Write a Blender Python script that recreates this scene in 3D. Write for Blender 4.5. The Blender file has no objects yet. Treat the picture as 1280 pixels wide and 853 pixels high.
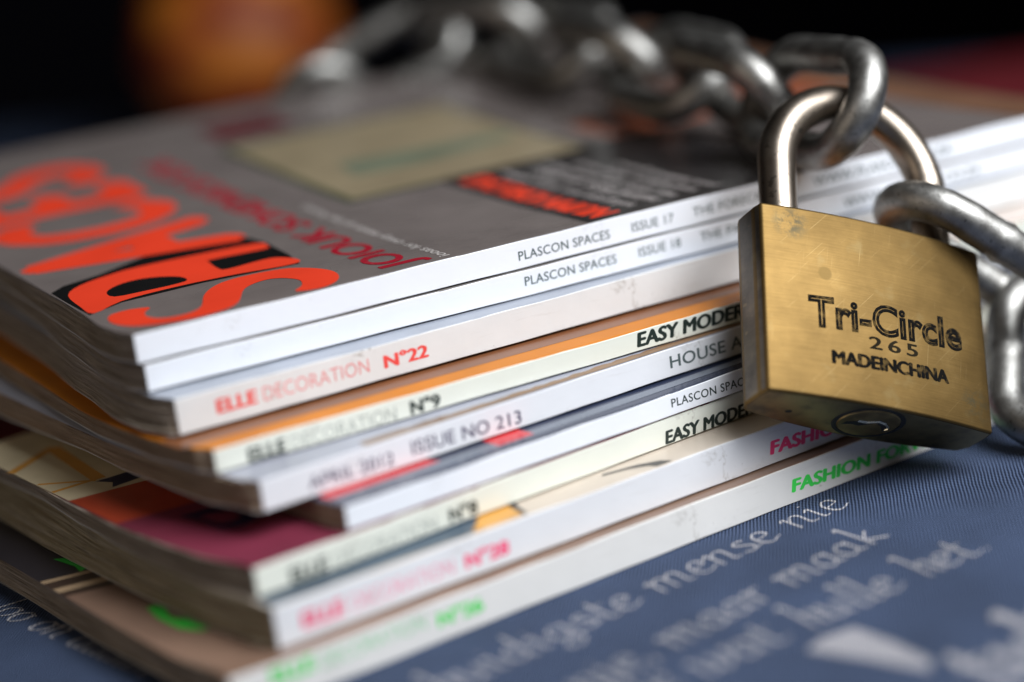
import bpy, bmesh, math, random
from mathutils import Vector, Matrix

random.seed(7)
S = 0.001                      # everything below is written in millimetres
SC = bpy.context.scene
COL = SC.collection

# ------------------------------------------------------------------ camera
cam_d = bpy.data.cameras.new('camera')
cam = bpy.data.objects.new('camera', cam_d)
COL.objects.link(cam)
CR = Vector((0.8649332, -0.48625293, -0.12429257))
CU = Vector((0.23124313, 0.16630414, 0.95857684))
CF = Vector((0.44544043, 0.85784673, -0.25628462))
cam.matrix_world = Matrix.Translation(Vector((-138.523, -446.806, 177.124)) * S) @ Matrix((
    (CR.x, CU.x, -CF.x), (CR.y, CU.y, -CF.y), (CR.z, CU.z, -CF.z))).to_4x4()
cam_d.sensor_width = 36.0
cam_d.lens = 75.12
cam_d.clip_start = 0.02
cam_d.clip_end = 50.0
cam_d.dof.use_dof = True
cam_d.dof.focus_distance = 0.511
cam_d.dof.aperture_fstop = 3.0
SC.camera = cam

# ------------------------------------------------------------------ world, lamp, exposure
world = bpy.data.worlds.new('World')
SC.world = world
world.use_nodes = True
wb = world.node_tree.nodes['Background']
wb.inputs['Color'].default_value = (0.86, 0.76, 0.68, 1)
wb.inputs['Strength'].default_value = 0.038

def area_lamp(name, loc, target, size, power, color, spread=180):
    d = bpy.data.lights.new(name, 'AREA')
    d.shape = 'RECTANGLE'; d.size = size[0]; d.size_y = size[1]
    d.energy = power; d.color = color; d.spread = math.radians(spread)
    o = bpy.data.objects.new(name, d); COL.objects.link(o)
    o.location = Vector(loc) * S
    dr = (Vector(target) - Vector(loc)).normalized()
    o.rotation_euler = dr.to_track_quat('-Z', 'Y').to_euler()
    return o
area_lamp('window_light', (380, -430, 600), (130, 0, 40), (0.60, 0.55), 5.05, (0.93, 0.965, 1.0), 110)
area_lamp('room_bounce_fill', (-760, -120, 420), (40, 40, 40), (0.7, 0.6), 0.34, (1.0, 0.86, 0.72), 100)  # added warm fill lamp, stands in for light bounced off the room

SC.view_settings.view_transform = 'Standard'
SC.view_settings.look = 'None'
SC.view_settings.exposure = 0.0
SC.view_settings.gamma = 1.0

# ------------------------------------------------------------------ material helpers
def new_mat(name):
    m = bpy.data.materials.new(name); m.use_nodes = True
    nt = m.node_tree
    return m, nt, nt.nodes['Principled BSDF']

def node(nt, t, **kw):
    n = nt.nodes.new(t)
    for k, v in kw.items():
        if k in n.inputs: n.inputs[k].default_value = v
        else: setattr(n, k, v)
    return n

def coords(nt, scale, kind='Object'):
    tc = node(nt, 'ShaderNodeTexCoord'); mp = node(nt, 'ShaderNodeMapping')
    mp.inputs['Scale'].default_value = scale
    nt.links.new(tc.outputs[kind], mp.inputs['Vector'])
    return mp.outputs['Vector']

def ramp(nt, fac, stops):
    r = node(nt, 'ShaderNodeValToRGB')
    e = r.color_ramp.elements
    while len(e) < len(stops): e.new(0.5)
    for i, (p, c) in enumerate(stops):
        e[i].position = p; e[i].color = (*c, 1) if len(c) == 3 else c
    nt.links.new(fac, r.inputs['Fac'])
    return r.outputs['Color']

def mixc(nt, fac, a, b, blend='MIX'):
    m = node(nt, 'ShaderNodeMix', data_type='RGBA', blend_type=blend)
    for sock, v in ((m.inputs[0], fac), (m.inputs[6], a), (m.inputs[7], b)):
        if isinstance(v, (int, float)): sock.default_value = v
        elif isinstance(v, tuple): sock.default_value = (*v, 1)
        else: nt.links.new(v, sock)
    return m.outputs[2]

def bump(nt, h, strength, dist, bs):
    b = node(nt, 'ShaderNodeBump'); b.inputs['Strength'].default_value = strength
    b.inputs['Distance'].default_value = dist
    nt.links.new(h, b.inputs['Height']); nt.links.new(b.outputs['Normal'], bs.inputs['Normal'])
    return b

def print_mat(name, col, rough=0.3, var=0.12, spec=0.5, coat=0.0):
    """printed coated paper: even ink with faint mottling and handling marks"""
    m, nt, bs = new_mat(name)
    n = node(nt, 'ShaderNodeTexNoise', Scale=60.0, Detail=6.0)
    nt.links.new(coords(nt, (1, 1, 1)), n.inputs['Vector'])
    lo = tuple(c * (1 - var) for c in col); hi = tuple(min(1, c * (1 + var)) for c in col)
    nt.links.new(ramp(nt, n.outputs['Fac'], [(0.3, lo), (0.7, hi)]), bs.inputs['Base Color'])
    n2 = node(nt, 'ShaderNodeTexNoise', Scale=25.0, Detail=4.0)
    nt.links.new(coords(nt, (1, 1, 1)), n2.inputs['Vector'])
    r = node(nt, 'ShaderNodeMapRange'); nt.links.new(n2.outputs['Fac'], r.inputs['Value'])
    r.inputs['To Min'].default_value = rough * 0.75; r.inputs['To Max'].default_value = rough * 1.3
    nt.links.new(r.outputs['Result'], bs.inputs['Roughness'])
    bs.inputs['Specular IOR Level'].default_value = spec
    bs.inputs['Coat Weight'].default_value = coat
    bump(nt, n2.outputs['Fac'], 0.25, 0.0006, bs)
    return m

def spine_mat(name, col, dirt=0.5, rough=0.38):
    """white printed spine with scuffs, specks and grubby edges of wear"""
    m, nt, bs = new_mat(name)
    v = coords(nt, (1, 1, 1))
    n = node(nt, 'ShaderNodeTexNoise', Scale=45.0, Detail=5.0, Roughness=0.6)
    nt.links.new(v, n.inputs['Vector'])
    base = ramp(nt, n.outputs['Fac'], [(0.35, tuple(c * (1 - .10 * dirt) for c in col)), (0.65, col)])
    sp = node(nt, 'ShaderNodeTexNoise', Scale=900.0, Detail=2.0)
    nt.links.new(v, sp.inputs['Vector'])
    g = node(nt, 'ShaderNodeTexNoise', Scale=70.0, Detail=3.0)
    nt.links.new(v, g.inputs['Vector'])
    mul = node(nt, 'ShaderNodeMath', operation='MULTIPLY')
    nt.links.new(sp.outputs['Fac'], mul.inputs[0]); nt.links.new(g.outputs['Fac'], mul.inputs[1])
    fac = ramp(nt, mul.outputs[0], [(0.395, (0, 0, 0)), (0.46, (dirt * .8,) * 3)])
    c1 = mixc(nt, fac, base, (0.33, 0.29, 0.25))
    # long faint scuffs along the spine
    sc = node(nt, 'ShaderNodeTexNoise', Scale=1.0, Detail=4.0, Roughness=0.65)
    nt.links.new(coords(nt, (60, 400, 700)), sc.inputs['Vector'])
    f2 = ramp(nt, sc.outputs['Fac'], [(0.60, (0, 0, 0)), (0.78, (dirt * .45,) * 3)])
    c2 = mixc(nt, f2, c1, (0.45, 0.41, 0.36))
    vo = node(nt, 'ShaderNodeTexVoronoi', feature='DISTANCE_TO_EDGE', Scale=1.0)
    wv = node(nt, 'ShaderNodeTexNoise', Scale=300.0, Detail=3.0); nt.links.new(v, wv.inputs['Vector'])
    ad = node(nt, 'ShaderNodeMixRGB', blend_type='ADD'); ad.inputs[0].default_value = .35
    nt.links.new(coords(nt, (38, 60, 52)), ad.inputs[1]); nt.links.new(wv.outputs['Color'], ad.inputs[2])
    nt.links.new(ad.outputs[0], vo.inputs['Vector'])
    gate = ramp(nt, g.outputs['Fac'], [(.52, (0, 0, 0)), (.62, (dirt * .55,) * 3)])
    crk = ramp(nt, vo.outputs['Distance'], [(.0, (1, 1, 1)), (.022, (0, 0, 0))])
    c2 = mixc(nt, mixc(nt, 1.0, crk, gate, 'MULTIPLY'), c2, (.36, .33, .29))
    nt.links.new(c2, bs.inputs['Base Color'])
    bs.inputs['Roughness'].default_value = rough
    bump(nt, n.outputs['Fac'], 0.3, 0.0008, bs)
    return m

def page_mat(name, cols, seed):
    """page edges: hundreds of thin leaves running back from the spine (UV v = height in the block)"""
    m, nt, bs = new_mat(name)
    uv = node(nt, 'ShaderNodeUVMap'); uv.uv_map = 'UVMap'
    mp = node(nt, 'ShaderNodeMapping'); mp.inputs['Scale'].default_value = (2.0, 85, 1)
    mp.inputs['Location'].default_value = (seed * 3.1, seed * 7.7, 0)
    nt.links.new(uv.outputs['UV'], mp.inputs['Vector'])
    n = node(nt, 'ShaderNodeTexNoise', Scale=1.0, Detail=3.0, Roughness=0.7)
    nt.links.new(mp.outputs['Vector'], n.inputs['Vector'])
    mp2 = node(nt, 'ShaderNodeMapping'); mp2.inputs['Scale'].default_value = (0.9, 14, 1)
    mp2.inputs['Location'].default_value = (seed * 1.3, seed * 2.9, 0)
    nt.links.new(uv.outputs['UV'], mp2.inputs['Vector'])
    n2 = node(nt, 'ShaderNodeTexNoise', Scale=1.0, Detail=2.0)
    nt.links.new(mp2.outputs['Vector'], n2.inputs['Vector'])
    c = ramp(nt, n2.outputs['Fac'], [(0.30, cols[0]), (0.5, cols[1]), (0.70, cols[2])])
    d = ramp(nt, n.outputs['Fac'], [(0.36, (0.28, 0.25, 0.22)), (0.52, (0.9, 0.9, 0.9)), (0.66, (1.25, 1.2, 1.12))])
    nt.links.new(mixc(nt, 1.0, c, d, 'MULTIPLY'), bs.inputs['Base Color'])
    bs.inputs['Roughness'].default_value = 0.75
    bs.inputs['Specular IOR Level'].default_value = 0.2
    bump(nt, n.outputs['Fac'], 0.8, 0.0005, bs)
    return m

# ------------------------------------------------------------------ mesh helpers
def to_obj(name, verts, faces, m=None, parent=None, uvs=None, smooth=False):
    me = bpy.data.meshes.new(name)
    me.from_pydata([tuple(Vector(v) * S) for v in verts], [], faces)
    if uvs is not None:
        ul = me.uv_layers.new(name='UVMap')
        for l in me.loops: ul.data[l.index].uv = uvs[l.vertex_index]
    if smooth:
        for p in me.polygons: p.use_smooth = True
    me.update()
    o = bpy.data.objects.new(name, me); COL.objects.link(o)
    if m: me.materials.append(m)
    if parent: o.parent = parent
    return o

def root(name, label, cat, loc=(0, 0, 0), rotz=0.0, group=None):
    o = bpy.data.objects.new(name, None); COL.objects.link(o)
    o.location = Vector(loc) * S; o.rotation_euler = (0, 0, rotz)
    o.empty_display_size = 0.01
    o['label'] = label; o['category'] = cat
    if group: o['group'] = group
    return o

def bevel_box(name, lo, hi, r, m, parent, seg=3):
    bm = bmesh.new()
    bmesh.ops.create_cube(bm, size=1.0)
    for v in bm.verts:
        v.co = Vector((lo[i] + (v.co[i] + .5) * (hi[i] - lo[i]) for i in range(3))) * S
    if r > 0:
        bmesh.ops.bevel(bm, geom=bm.edges[:], offset=r * S, segments=seg, profile=0.5, affect='EDGES')
    me = bpy.data.meshes.new(name); bm.to_mesh(me); bm.free()
    o = bpy.data.objects.new(name, me); COL.objects.link(o)
    if m: me.materials.append(m)
    if parent: o.parent = parent
    return o

def text_geo(body, bold=0.0, shear=0.0, spacing=1.0, outline=0.0):
    """vertices and faces of a line of lettering, normalised to its own bounding box (0..1)"""
    cu = bpy.data.curves.new('lettering', 'FONT')
    heavy = max(0.0, bold) if not outline else 0
    bold = min(bold, 0.0)
    cu.body = body; cu.size = 1.0; cu.offset = bold; cu.shear = shear; cu.space_character = spacing
    cu.resolution_u = 4
    if outline > 0:
        cu.fill_mode = 'NONE'; cu.bevel_depth = outline; cu.bevel_resolution = 1
    o = bpy.data.objects.new('lettering', cu); COL.objects.link(o)
    dg = bpy.context.evaluated_depsgraph_get()
    me = bpy.data.meshes.new_from_object(o.evaluated_get(dg))
    vs = [v.co.copy() for v in me.vertices]; fs = [tuple(p.vertices) for p in me.polygons]
    if heavy > 0:                                     # heavier weight: overlapping strikes of the same letters
        n0, f0 = list(vs), list(fs)
        for k, (dx, dy) in enumerate([(-1, 0), (1, 0), (0, .5), (0, -.5), (-.5, .3), (.5, -.3)]):
            b0 = len(vs); vs += [v + Vector((dx * heavy, dy * heavy, .002 * (k + 1))) for v in n0]; fs += [tuple(i + b0 for i in f) for f in f0]
    bpy.data.objects.remove(o); bpy.data.curves.remove(cu); bpy.data.meshes.remove(me)
    x0 = min(v.x for v in vs); x1 = max(v.x for v in vs)
    y0 = min(v.y for v in vs); y1 = max(v.y for v in vs)
    asp = (x1 - x0) / (y1 - y0)
    vs = [((v.x - x0) / (x1 - x0), (v.y - y0) / (y1 - y0), v.z / (y1 - y0)) for v in vs]
    return vs, fs, asp

def spine_text(parent, body, u0, u1, z0, z1, m, bold=0.0, shear=0.0, spacing=1.0, tilt=0.0, y=-0.19, outline=0.0):
    vs, fs, _ = text_geo(body, bold, shear, spacing, outline)
    V = [(u0 + a * (u1 - u0), y - c * 0.6, z0 + b * (z1 - z0) + tilt * a) for a, b, c in vs]
    return to_obj('lettering', V, fs, m, parent)

# ------------------------------------------------------------------ magazines
def lift(Y):      # the stack fluffs up towards its fore edges
    return 13.0 * max(0.0, (Y - 25.0) / 205.0) ** 1.4

def interp(tab, y):
    if y <= tab[0][0]: return tab[0][1]
    for (a, va), (b, vb) in zip(tab, tab[1:]):
        if y <= b:
            t = (y - a) / (b - a); t = t * t * (3 - 2 * t)
            return va + t * (vb - va)
    return tab[-1][1]

class Mag:
    def __init__(s, x0, y0, yaw, ztop, t, label, top, bot, W=222, L=282, gap=0.35):
        s.x0, s.y0, s.yaw, s.zt, s.zb = x0, y0, yaw, ztop, ztop - t
        s.t = t - gap; s.zb += gap
        s.W, s.L, s.top, s.bot = W, L, top, bot
        s.c, s.s = math.cos(yaw), math.sin(yaw)
        s.root = root('magazine', label, 'magazine', (x0, y0, s.zb), yaw, 'magazines in the chained stack')
    def zt_l(s, x, y):
        return s.t + lift(s.y0 + x * s.s + y * s.c) * s.zt / 67.55
    def zb_l(s, x, y):
        return lift(s.y0 + x * s.s + y * s.c) * s.zb / 67.55
    def hx(s, y, v):
        return interp(s.bot, y) * (1 - v) + interp(s.top, y) * v
    def build(s, pages, cover, spine, back, seed):
        rnd = random.Random(seed)
        W, L = s.W, s.L
        ys = [0.35, 1, 2, 3.5, 5, 7, 9, 12, 15, 18, 22, 26, 30, 35, 40, 46, 52, 60, 70, 80, 92, 105, 120, 140, 160, 180, 200, W - .6]
        NV = max(14, int(s.t * 3.2))
        # page block --------------------------------------------------
        jit = [0.0] * (NV + 1)
        for i in range(NV + 1):
            jit[i] = rnd.uniform(-.28, .28) + (rnd.uniform(-.8, .5) if rnd.random() < .18 else 0)
        amp = [rnd.uniform(0, .5) for _ in range(NV + 1)]; ph = [rnd.uniform(0, 6) for _ in range(NV + 1)]
        ch = 0.24
        V, F, UV = [], [], []
        for y in ys:
            damp = min(1, y / 9)
            for i in range(NV + 1):
                v = i / NV
                vz = v + damp * amp[i] * .5 / NV * math.sin(y / 17 + ph[i])
                x = s.hx(y, v) + jit[i] * (.35 + .65 * damp) + .25 * damp * math.sin(y / 23 + ph[i])
                if 0 < i < NV: vz = min(.995, max(.005, vz))
                else: vz = v
                zb = s.zb_l(x, y) + ch; zt = s.zt_l(x, y) - ch
                V.append((x, y, zb + vz * (zt - zb))); UV.append((y / 40.0, v))
            for v in (1, 0):
                x = L - .5
                zb = s.zb_l(x, y) + ch; zt = s.zt_l(x, y) - ch
                V.append((x, y, zb + v * (zt - zb))); UV.append((y / 40.0, v))
        n = NV + 3
        for j in range(len(ys) - 1):
            for i in range(n):
                a, b = j * n + i, j * n + (i + 1) % n
                F.append((a, b, b + n, a + n))
        F.append(tuple(range(n - 1, -1, -1))); F.append(tuple(range((len(ys) - 1) * n, len(ys) * n)))
        for f in range(len(F)):
            F[f] = tuple(reversed(F[f]))
        s.block = to_obj('page_block', V, F, pages, s.root, UV)
        # covers --------------------------------------------------------
        def sheet(name, zf, v, dz, m, xoff):
            V, F = [], []
            xs = 10
            yy = [0.0] + ys[:-1] + [W]
            for y in yy:
                h = s.hx(y, v) + xoff - .15
                if y < 1: h = max(h, -.05)
                for i in range(xs + 1):
                    x = h + (L - h) * i / xs
                    rr = .18 * max(0, 1 - y / 1.2) ** 2 * (-1 if dz < 0 else 1)
                    z = zf(x, y) - rr
                    V.append((x, y, z))
            k = len(V)
            V += [(x, y, z - dz) for x, y, z in V]
            n = xs + 1; J = len(yy)
            for j in range(J - 1):
                for i in range(xs):
                    a = j * n + i
                    q = (a, a + 1, a + n + 1, a + n)
                    r = tuple(k + w for w in reversed(q))
                    F.append(q if dz > 0 else tuple(reversed(q))); F.append(r if dz > 0 else tuple(reversed(r)))
            ring = [i for i in range(n)] + [j * n + xs for j in range(1, J)] + [(J - 1) * n + i for i in range(xs - 1, -1, -1)] + [j * n for j in range(J - 2, 0, -1)]
            for a, b in zip(ring, ring[1:] + ring[:1]):
                q = (b, a, a + k, b + k)
                F.append(q if dz > 0 else tuple(reversed(q)))
            return to_obj(name, V, F, m, s.root, smooth=False)
        s.cover = sheet('front_cover', s.zt_l, 1, .22, cover, 0)
        s.backc = sheet('back_cover', s.zb_l, 0, -.22, back, 0)
        # spine ---------------------------------------------------------
        s.spine = bevel_box('spine', (-.1, -.16, .04), (L, .5, s.t - .04), .16, spine, s.root, 3)
        bm = bmesh.new(); bm.from_mesh(s.spine.data)
        for i in range(1, 94):
            bmesh.ops.bisect_plane(bm, geom=bm.verts[:] + bm.edges[:] + bm.faces[:], plane_co=(i * 3 * S, 0, 0), plane_no=(1, 0, 0))
        p_ = [rnd.uniform(0, 6.3) for _ in range(6)]
        for v in bm.verts:
            x = v.co.x / S; top = v.co.z > s.t * .5 * S
            k = 0 if top else 3
            dz = .07 * math.sin(x / 31 + p_[k]) + .05 * math.sin(x / 9.3 + p_[k + 1]) + .035 * math.sin(x / 3.9 + p_[k + 2])
            if rnd.random() < .05: dz += (-.12 if top else .12)
            v.co.z += (dz - .06 if top else dz + .06) * S
            if x < 1.2: v.co.y += .10 * S * rnd.random()
        bm.to_mesh(s.spine.data); bm.free()
        return s
    def decal(s, name, polys, m, h=0.05, step=5.0, parent=None):
        """flat printed shapes laid on the (curved) front cover; polys in cover millimetres"""
        for P in polys[1:]: s.decal(name, [P], m, h, step, parent)
        bm = bmesh.new()
        for P in polys[:1]:
            outer, holes = (P, []) if not isinstance(P, tuple) else P
            edges = []
            for loop in [outer] + list(holes):
                vs = [bm.verts.new((x, y, 0)) for x, y in loop]
                edges += [bm.edges.new((vs[i], vs[(i + 1) % len(vs)])) for i in range(len(vs))]
            bmesh.ops.triangle_fill(bm, use_beauty=True, use_dissolve=False, edges=edges)
        return s._finish(bm, name, m, h, step, parent)
    def _finish(s, bm, name, m, h, step, parent):
        ys = [v.co.y for v in bm.verts]; xs = [v.co.x for v in bm.verts]
        y = math.floor(min(ys) / step) * step + step
        while y < max(ys):
            bmesh.ops.bisect_plane(bm, geom=bm.verts[:] + bm.edges[:] + bm.faces[:], plane_co=(0, y, 0), plane_no=(0, 1, 0)); y += step
        if abs(s.s) > .005:
            x = math.floor(min(xs) / 20) * 20 + 20
            while x < max(xs):
                bmesh.ops.bisect_plane(bm, geom=bm.verts[:] + bm.edges[:] + bm.faces[:], plane_co=(x, 0, 0), plane_no=(1, 0, 0)); x += 20
        for v in bm.verts:
            x, y = v.co.x, v.co.y
            v.co = Vector((x, y, s.zt_l(x, y) + h + v.co.z)) * S
        bmesh.ops.recalc_face_normals(bm, faces=bm.faces[:])
        if bm.faces and sum(f.normal.z * f.calc_area() for f in bm.faces) < 0:
            bmesh.ops.reverse_faces(bm, faces=bm.faces[:])
        me = bpy.data.meshes.new(name); bm.to_mesh(me); bm.free()
        o = bpy.data.objects.new(name, me); COL.objects.link(o)
        me.materials.append(m); o.parent = parent or s.cover
        return o
    def cover_text(s, name, body, o, ex, ey, length, height, m, bold=0, shear=0, spacing=1.0, h=0.06):
        """lettering on the cover: origin o, reading direction ex, letter-up direction ey"""
        vs, fs, _ = text_geo(body, bold, shear, spacing)
        bm = bmesh.new()
        bv = [bm.verts.new((o[0] + ex[0] * a * length + ey[0] * b * height, o[1] + ex[1] * a * length + ey[1] * b * height, c * .6)) for a, b, c in vs]
        for f in fs:
            try: bm.faces.new([bv[i] for i in f])
            except ValueError: pass
        return s._finish(bm, name, m, h, 6.0, None)

white_cool = spine_mat('white_spine_paper', (0.84, 0.855, 0.90), 0.25, 0.30)
white_warm = spine_mat('grubby_white_spine_paper', (0.76, 0.755, 0.745), 0.8)
white_cream = spine_mat('cream_spine_paper', (0.79, 0.80, 0.71), 0.5)
white_grey = spine_mat('pale_grey_spine_paper', (0.79, 0.79, 0.815), 0.45)
pages_grey = page_mat('grey_page_edges', [(.30, .25, .20), (.45, .385, .32), (.60, .52, .44)], 1)
pages_brown = page_mat('brown_page_edges', [(.34, .24, .17), (.50, .38, .28), (.62, .50, .38)], 2)
pages_olive = page_mat('olive_page_edges', [(.32, .25, .15), (.48, .42, .30), (.58, .52, .42)], 3)
ink_grey = print_mat('dark_grey_ink', (.10, .13, .13), .4)
ink_black = print_mat('black_ink', (.018, .03, .026), .4)
ink_red = print_mat('red_ink', (.80, .07, .06), .4)
ink_palered = print_mat('pale_red_ink', (.76, .26, .26), .4)
ink_palegrey = print_mat('pale_grey_ink', (.36, .38, .34), .4)
ink_violet = print_mat('violet_grey_ink', (.07, .055, .11), .4)
ink_pink = print_mat('pink_ink', (.88, .045, .17), .4)
ink_palepink = print_mat('pale_pink_ink', (.85, .28, .40), .4)
ink_green = print_mat('bright_green_ink', (.05, .68, .09), .4)
ink_palegreen = print_mat('pale_green_ink', (.28, .62, .32), .4)

# bottom of the stack first (index in comments: place from the table up)
# 1: lowest magazine
g = Mag(-12.509, -63.232, .111, 9.311, 9.311, 'bottom magazine lying on the blue cloth, tan and black cover, bright green spine lettering',
        [(0, 0), (4, .5), (24, -2.2), (46, -2.5), (120, -2.2)], [(0, 0), (30, .2), (63, -.6), (120, 0)], gap=.1)
g.build(pages_grey, print_mat('tan_cover', (.22, .135, .095), .3), spine_mat('bottom_spine_paper', (.78, .76, .73), .6), white_warm, 11)
blk = print_mat('black_cover_print', (.030, .026, .030), .3)
tan = print_mat('tan_cover_print', (.40, .28, .17), .35)
dkb = print_mat('dark_brown_cover_print', (.055, .035, .025), .35)
grn = print_mat('green_cover_print', (.03, .52, .05), .3)
g.decal('cover_picture', [[(-2.6, 88.5), (80, 70), (80, 220), (-2.5, 220)]], blk, .05)
g.decal('cover_picture', [[(-2.6, 86.2), (40, 76), (40, 78.4), (-2.6, 88.6)]], tan, .07)
g.decal('cover_picture', [[(-2.6, 77.5), (40, 68), (40, 72.0), (-2.6, 81.0)]], tan, .07)
g.decal('cover_picture', [[(-2.6, 81.0), (40, 72.0), (40, 76), (-2.6, 86.2)]], dkb, .06)
g.decal('cover_picture', [[(-2.6, 74.2), (40, 64.5), (40, 68), (-2.6, 77.5)]], dkb, .06)
g.decal('cover_letter', [[(6.1, 100.5), (8.5, 98.5), (12, 91), (14, 83), (9.6, 88), (6.7, 86.2), (7.4, 91)]], grn, .09)
g.decal('cover_letter', [[(6.7, 51), (9.1, 51), (9.8, 47.5), (7.8, 43.0), (8.0, 39.1), (10.5, 37.8), (22, 33), (24, 27), (8.6, 28.6), (6.0, 33.6), (5.6, 43)]], grn, .09)
sp = g.spine
spine_text(sp, 'ELLE', 9.0, 19.4, 4.6, 8.1, ink_green, bold=.05)
spine_text(sp, 'DECORATION', 20.8, 46.9, 4.2, 7.6, ink_palegreen, bold=-.004)
spine_text(sp, 'N°26', 49.9, 61.9, 3.3, 6.7, ink_green, bold=.05)
spine_text(sp, 'FASHION FORWARD', 152.3, 212.0, 2.6, 6.0, ink_green, bold=.06, shear=.14, tilt=-2.0, spacing=1.02)
# 2
g = Mag(1.142, -57.397, .112, 18.902, 9.591, 'magazine with thick white spine and pink lettering, second from the bottom of the stack',
        [(0, 0), (3, -.5), (28, -3.2), (52, -3.2), (77, -1.8), (107, .6)], [(0, 0), (7, -1.7), (29, -4.2), (66, -5.4), (100, -6.0), (137, -4.8)])
g.build(pages_olive, print_mat('beige_cover', (.56, .48, .40), .35), spine_mat('thick_white_spine_paper', (.78, .78, .80), .55), white_warm, 12)
teal = print_mat('dark_teal_cover_print', (.045, .075, .11), .3)
org = print_mat('orange_cover_print', (.62, .30, .05), .3)
g.decal('cover_picture', [[(.1, .9), (54, .9), (61, 12), (61, 20), (.1, 20)]], teal, .05)
g.decal('cover_picture', [[(51, 1.2), (64.5, 1.0), (66, 9), (58, 9)]], org, .08)
g.decal('cover_picture', [[(64.5, 1.0), (65.6, 1.0), (68, 9), (66, 9)], [(103, .9), (107.5, .9), (106, 3.4), (101, 5.6), (92, 7.4), (91, 6.4), (98, 5.0), (102, 3.0)]], blk, .09)
sp = g.spine
spine_text(sp, 'ELLE', 6.0, 16.3, 2.5, 6.1, ink_pink, bold=.05)
spine_text(sp, 'DECORATION', 18.2, 44.1, 2.4, 5.9, ink_palepink, bold=-.004)
spine_text(sp, 'N°28', 47.2, 59.0, 2.3, 5.8, ink_pink, bold=.05)
spine_text(sp, 'FASHION FORWARD', 136.3, 196.0, 2.3, 5.8, ink_pink, bold=.06, shear=.14, tilt=-1.8, spacing=1.02)
# 3
g = Mag(.814, -50.765, .142, 25.732, 6.829, 'cream-spined magazine with crimson, red and cream cover, third from the bottom of the stack',
        [(0, .3), (2, .4), (19, -2.8), (34, -3.9), (53, -4.5), (79, -3.6), (99, -2.6), (120, -2.7)], [(0, 0), (3, -.5), (28, -3.4), (52, -3.3), (77, -1.7), (107, .9)])
g.build(pages_grey, print_mat('crimson_cover', (.19, .030, .056), .22), white_cream, white_warm, 13)
crm = print_mat('cream_cover_print', (.62, .52, .34), .25)
rdo = print_mat('orange_red_cover_print', (.42, .055, .022), .22)
dkr = print_mat('dark_red_cover_print', (.10, .012, .014), .25)
ylw = print_mat('ochre_cover_print', (.62, .30, .06), .25)
nvy = print_mat('navy_cover_print', (.010, .012, .045), .3)
g.decal('cover_picture', [[(-4.4, 53.3), (60, 43), (60, 70), (-3.6, 79)]], rdo, .05)
g.decal('cover_picture', [[(-3.6, 79), (60, 68), (60, 140), (-2.7, 140)]], crm, .06)
g.decal('cover_picture', [[(-2.8, 140), (60, 140), (60, 218), (-2.8, 218)]], dkr, .05)
def band(a, b, w):
    a, b = Vector(a), Vector(b); d = (b - a).normalized(); n = Vector((-d.y, d.x)) * w / 2
    return [tuple(a - n), tuple(b - n), tuple(b + n), tuple(a + n)]
g.decal('cover_picture', [band((-3.3, 112), (13, 122), 2.6)], ylw, .08)
for k_, b_ in enumerate((band((-2.9, 97.5), (7.6, 87.2), 1.1), band((-3.3, 88.6), (8, 88.2), 1.5), band((12.5, 121), (8.5, 87.5), 3.6))):
    g.decal('cover_picture', [b_], ylw, .085 + .01 * k_)
g.decal('cover_picture', [[(7, 86.4), (16, 86), (22, 80), (14, 79), (7.6, 78.6), (9.4, 82)]], nvy, .10)
g.decal('cover_letter', [([(7.0, 44.6), (13.7, 43.6), (22, 40), (20, 28), (12, 25.5), (8.2, 27.6), (8.4, 36)], [[(9.4, 40.2), (12.4, 40.0), (17, 37), (15, 31), (11, 30.4), (9.8, 33)]])], nvy, .09)
sp = g.spine
spine_text(sp, 'ELLE', 8.0, 17.5, .55, 3.9, ink_black, bold=.05)
spine_text(sp, 'DECORATION', 19.0, 45.8, .45, 3.8, ink_palegrey, bold=-.004)
spine_text(sp, 'N°8', 49.3, 57.2, .8, 4.2, ink_black, bold=.05)
spine_text(sp, 'EASY MODERN', 112.6, 145.5, .25, 3.6, ink_black, bold=.055, shear=.14, tilt=-.3)
# 4
g = Mag(24.675, -46.405, .127, 31.526, 5.794, 'thin magazine set back above the cream-spined one, navy and red cover, plain white spine',
        [(0, 0), (10, -1), (60, -2)], [(0, 0), (10, -1), (60, -2)])
g.build(pages_brown, print_mat('navy_cover', (.022, .030, .062), .22), white_cool, white_warm, 14)
red6 = print_mat('red_cover_print', (.55, .025, .03), .22)
sil = print_mat('slate_cover_print', (.14, .16, .20), .25)
g.decal('cover_picture', [[(.5, 7.4), (30, 7.4), (27.6, 13), (27.6, 22), (.5, 22)], [(44, 4.2), (54, 4.2), (53.6, 16), (44, 16)]], red6, .06)
g.decal('cover_picture', [[(.5, 2.2), (150, 4.2), (150, 6.6), (.5, 7.2)]], sil, .05)
sp = g.spine
spine_text(sp, 'PLASCON SPACES', 91.2, 117.5, 2.0, 4.1, ink_black, bold=.012, spacing=1.08, tilt=-.9)
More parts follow.
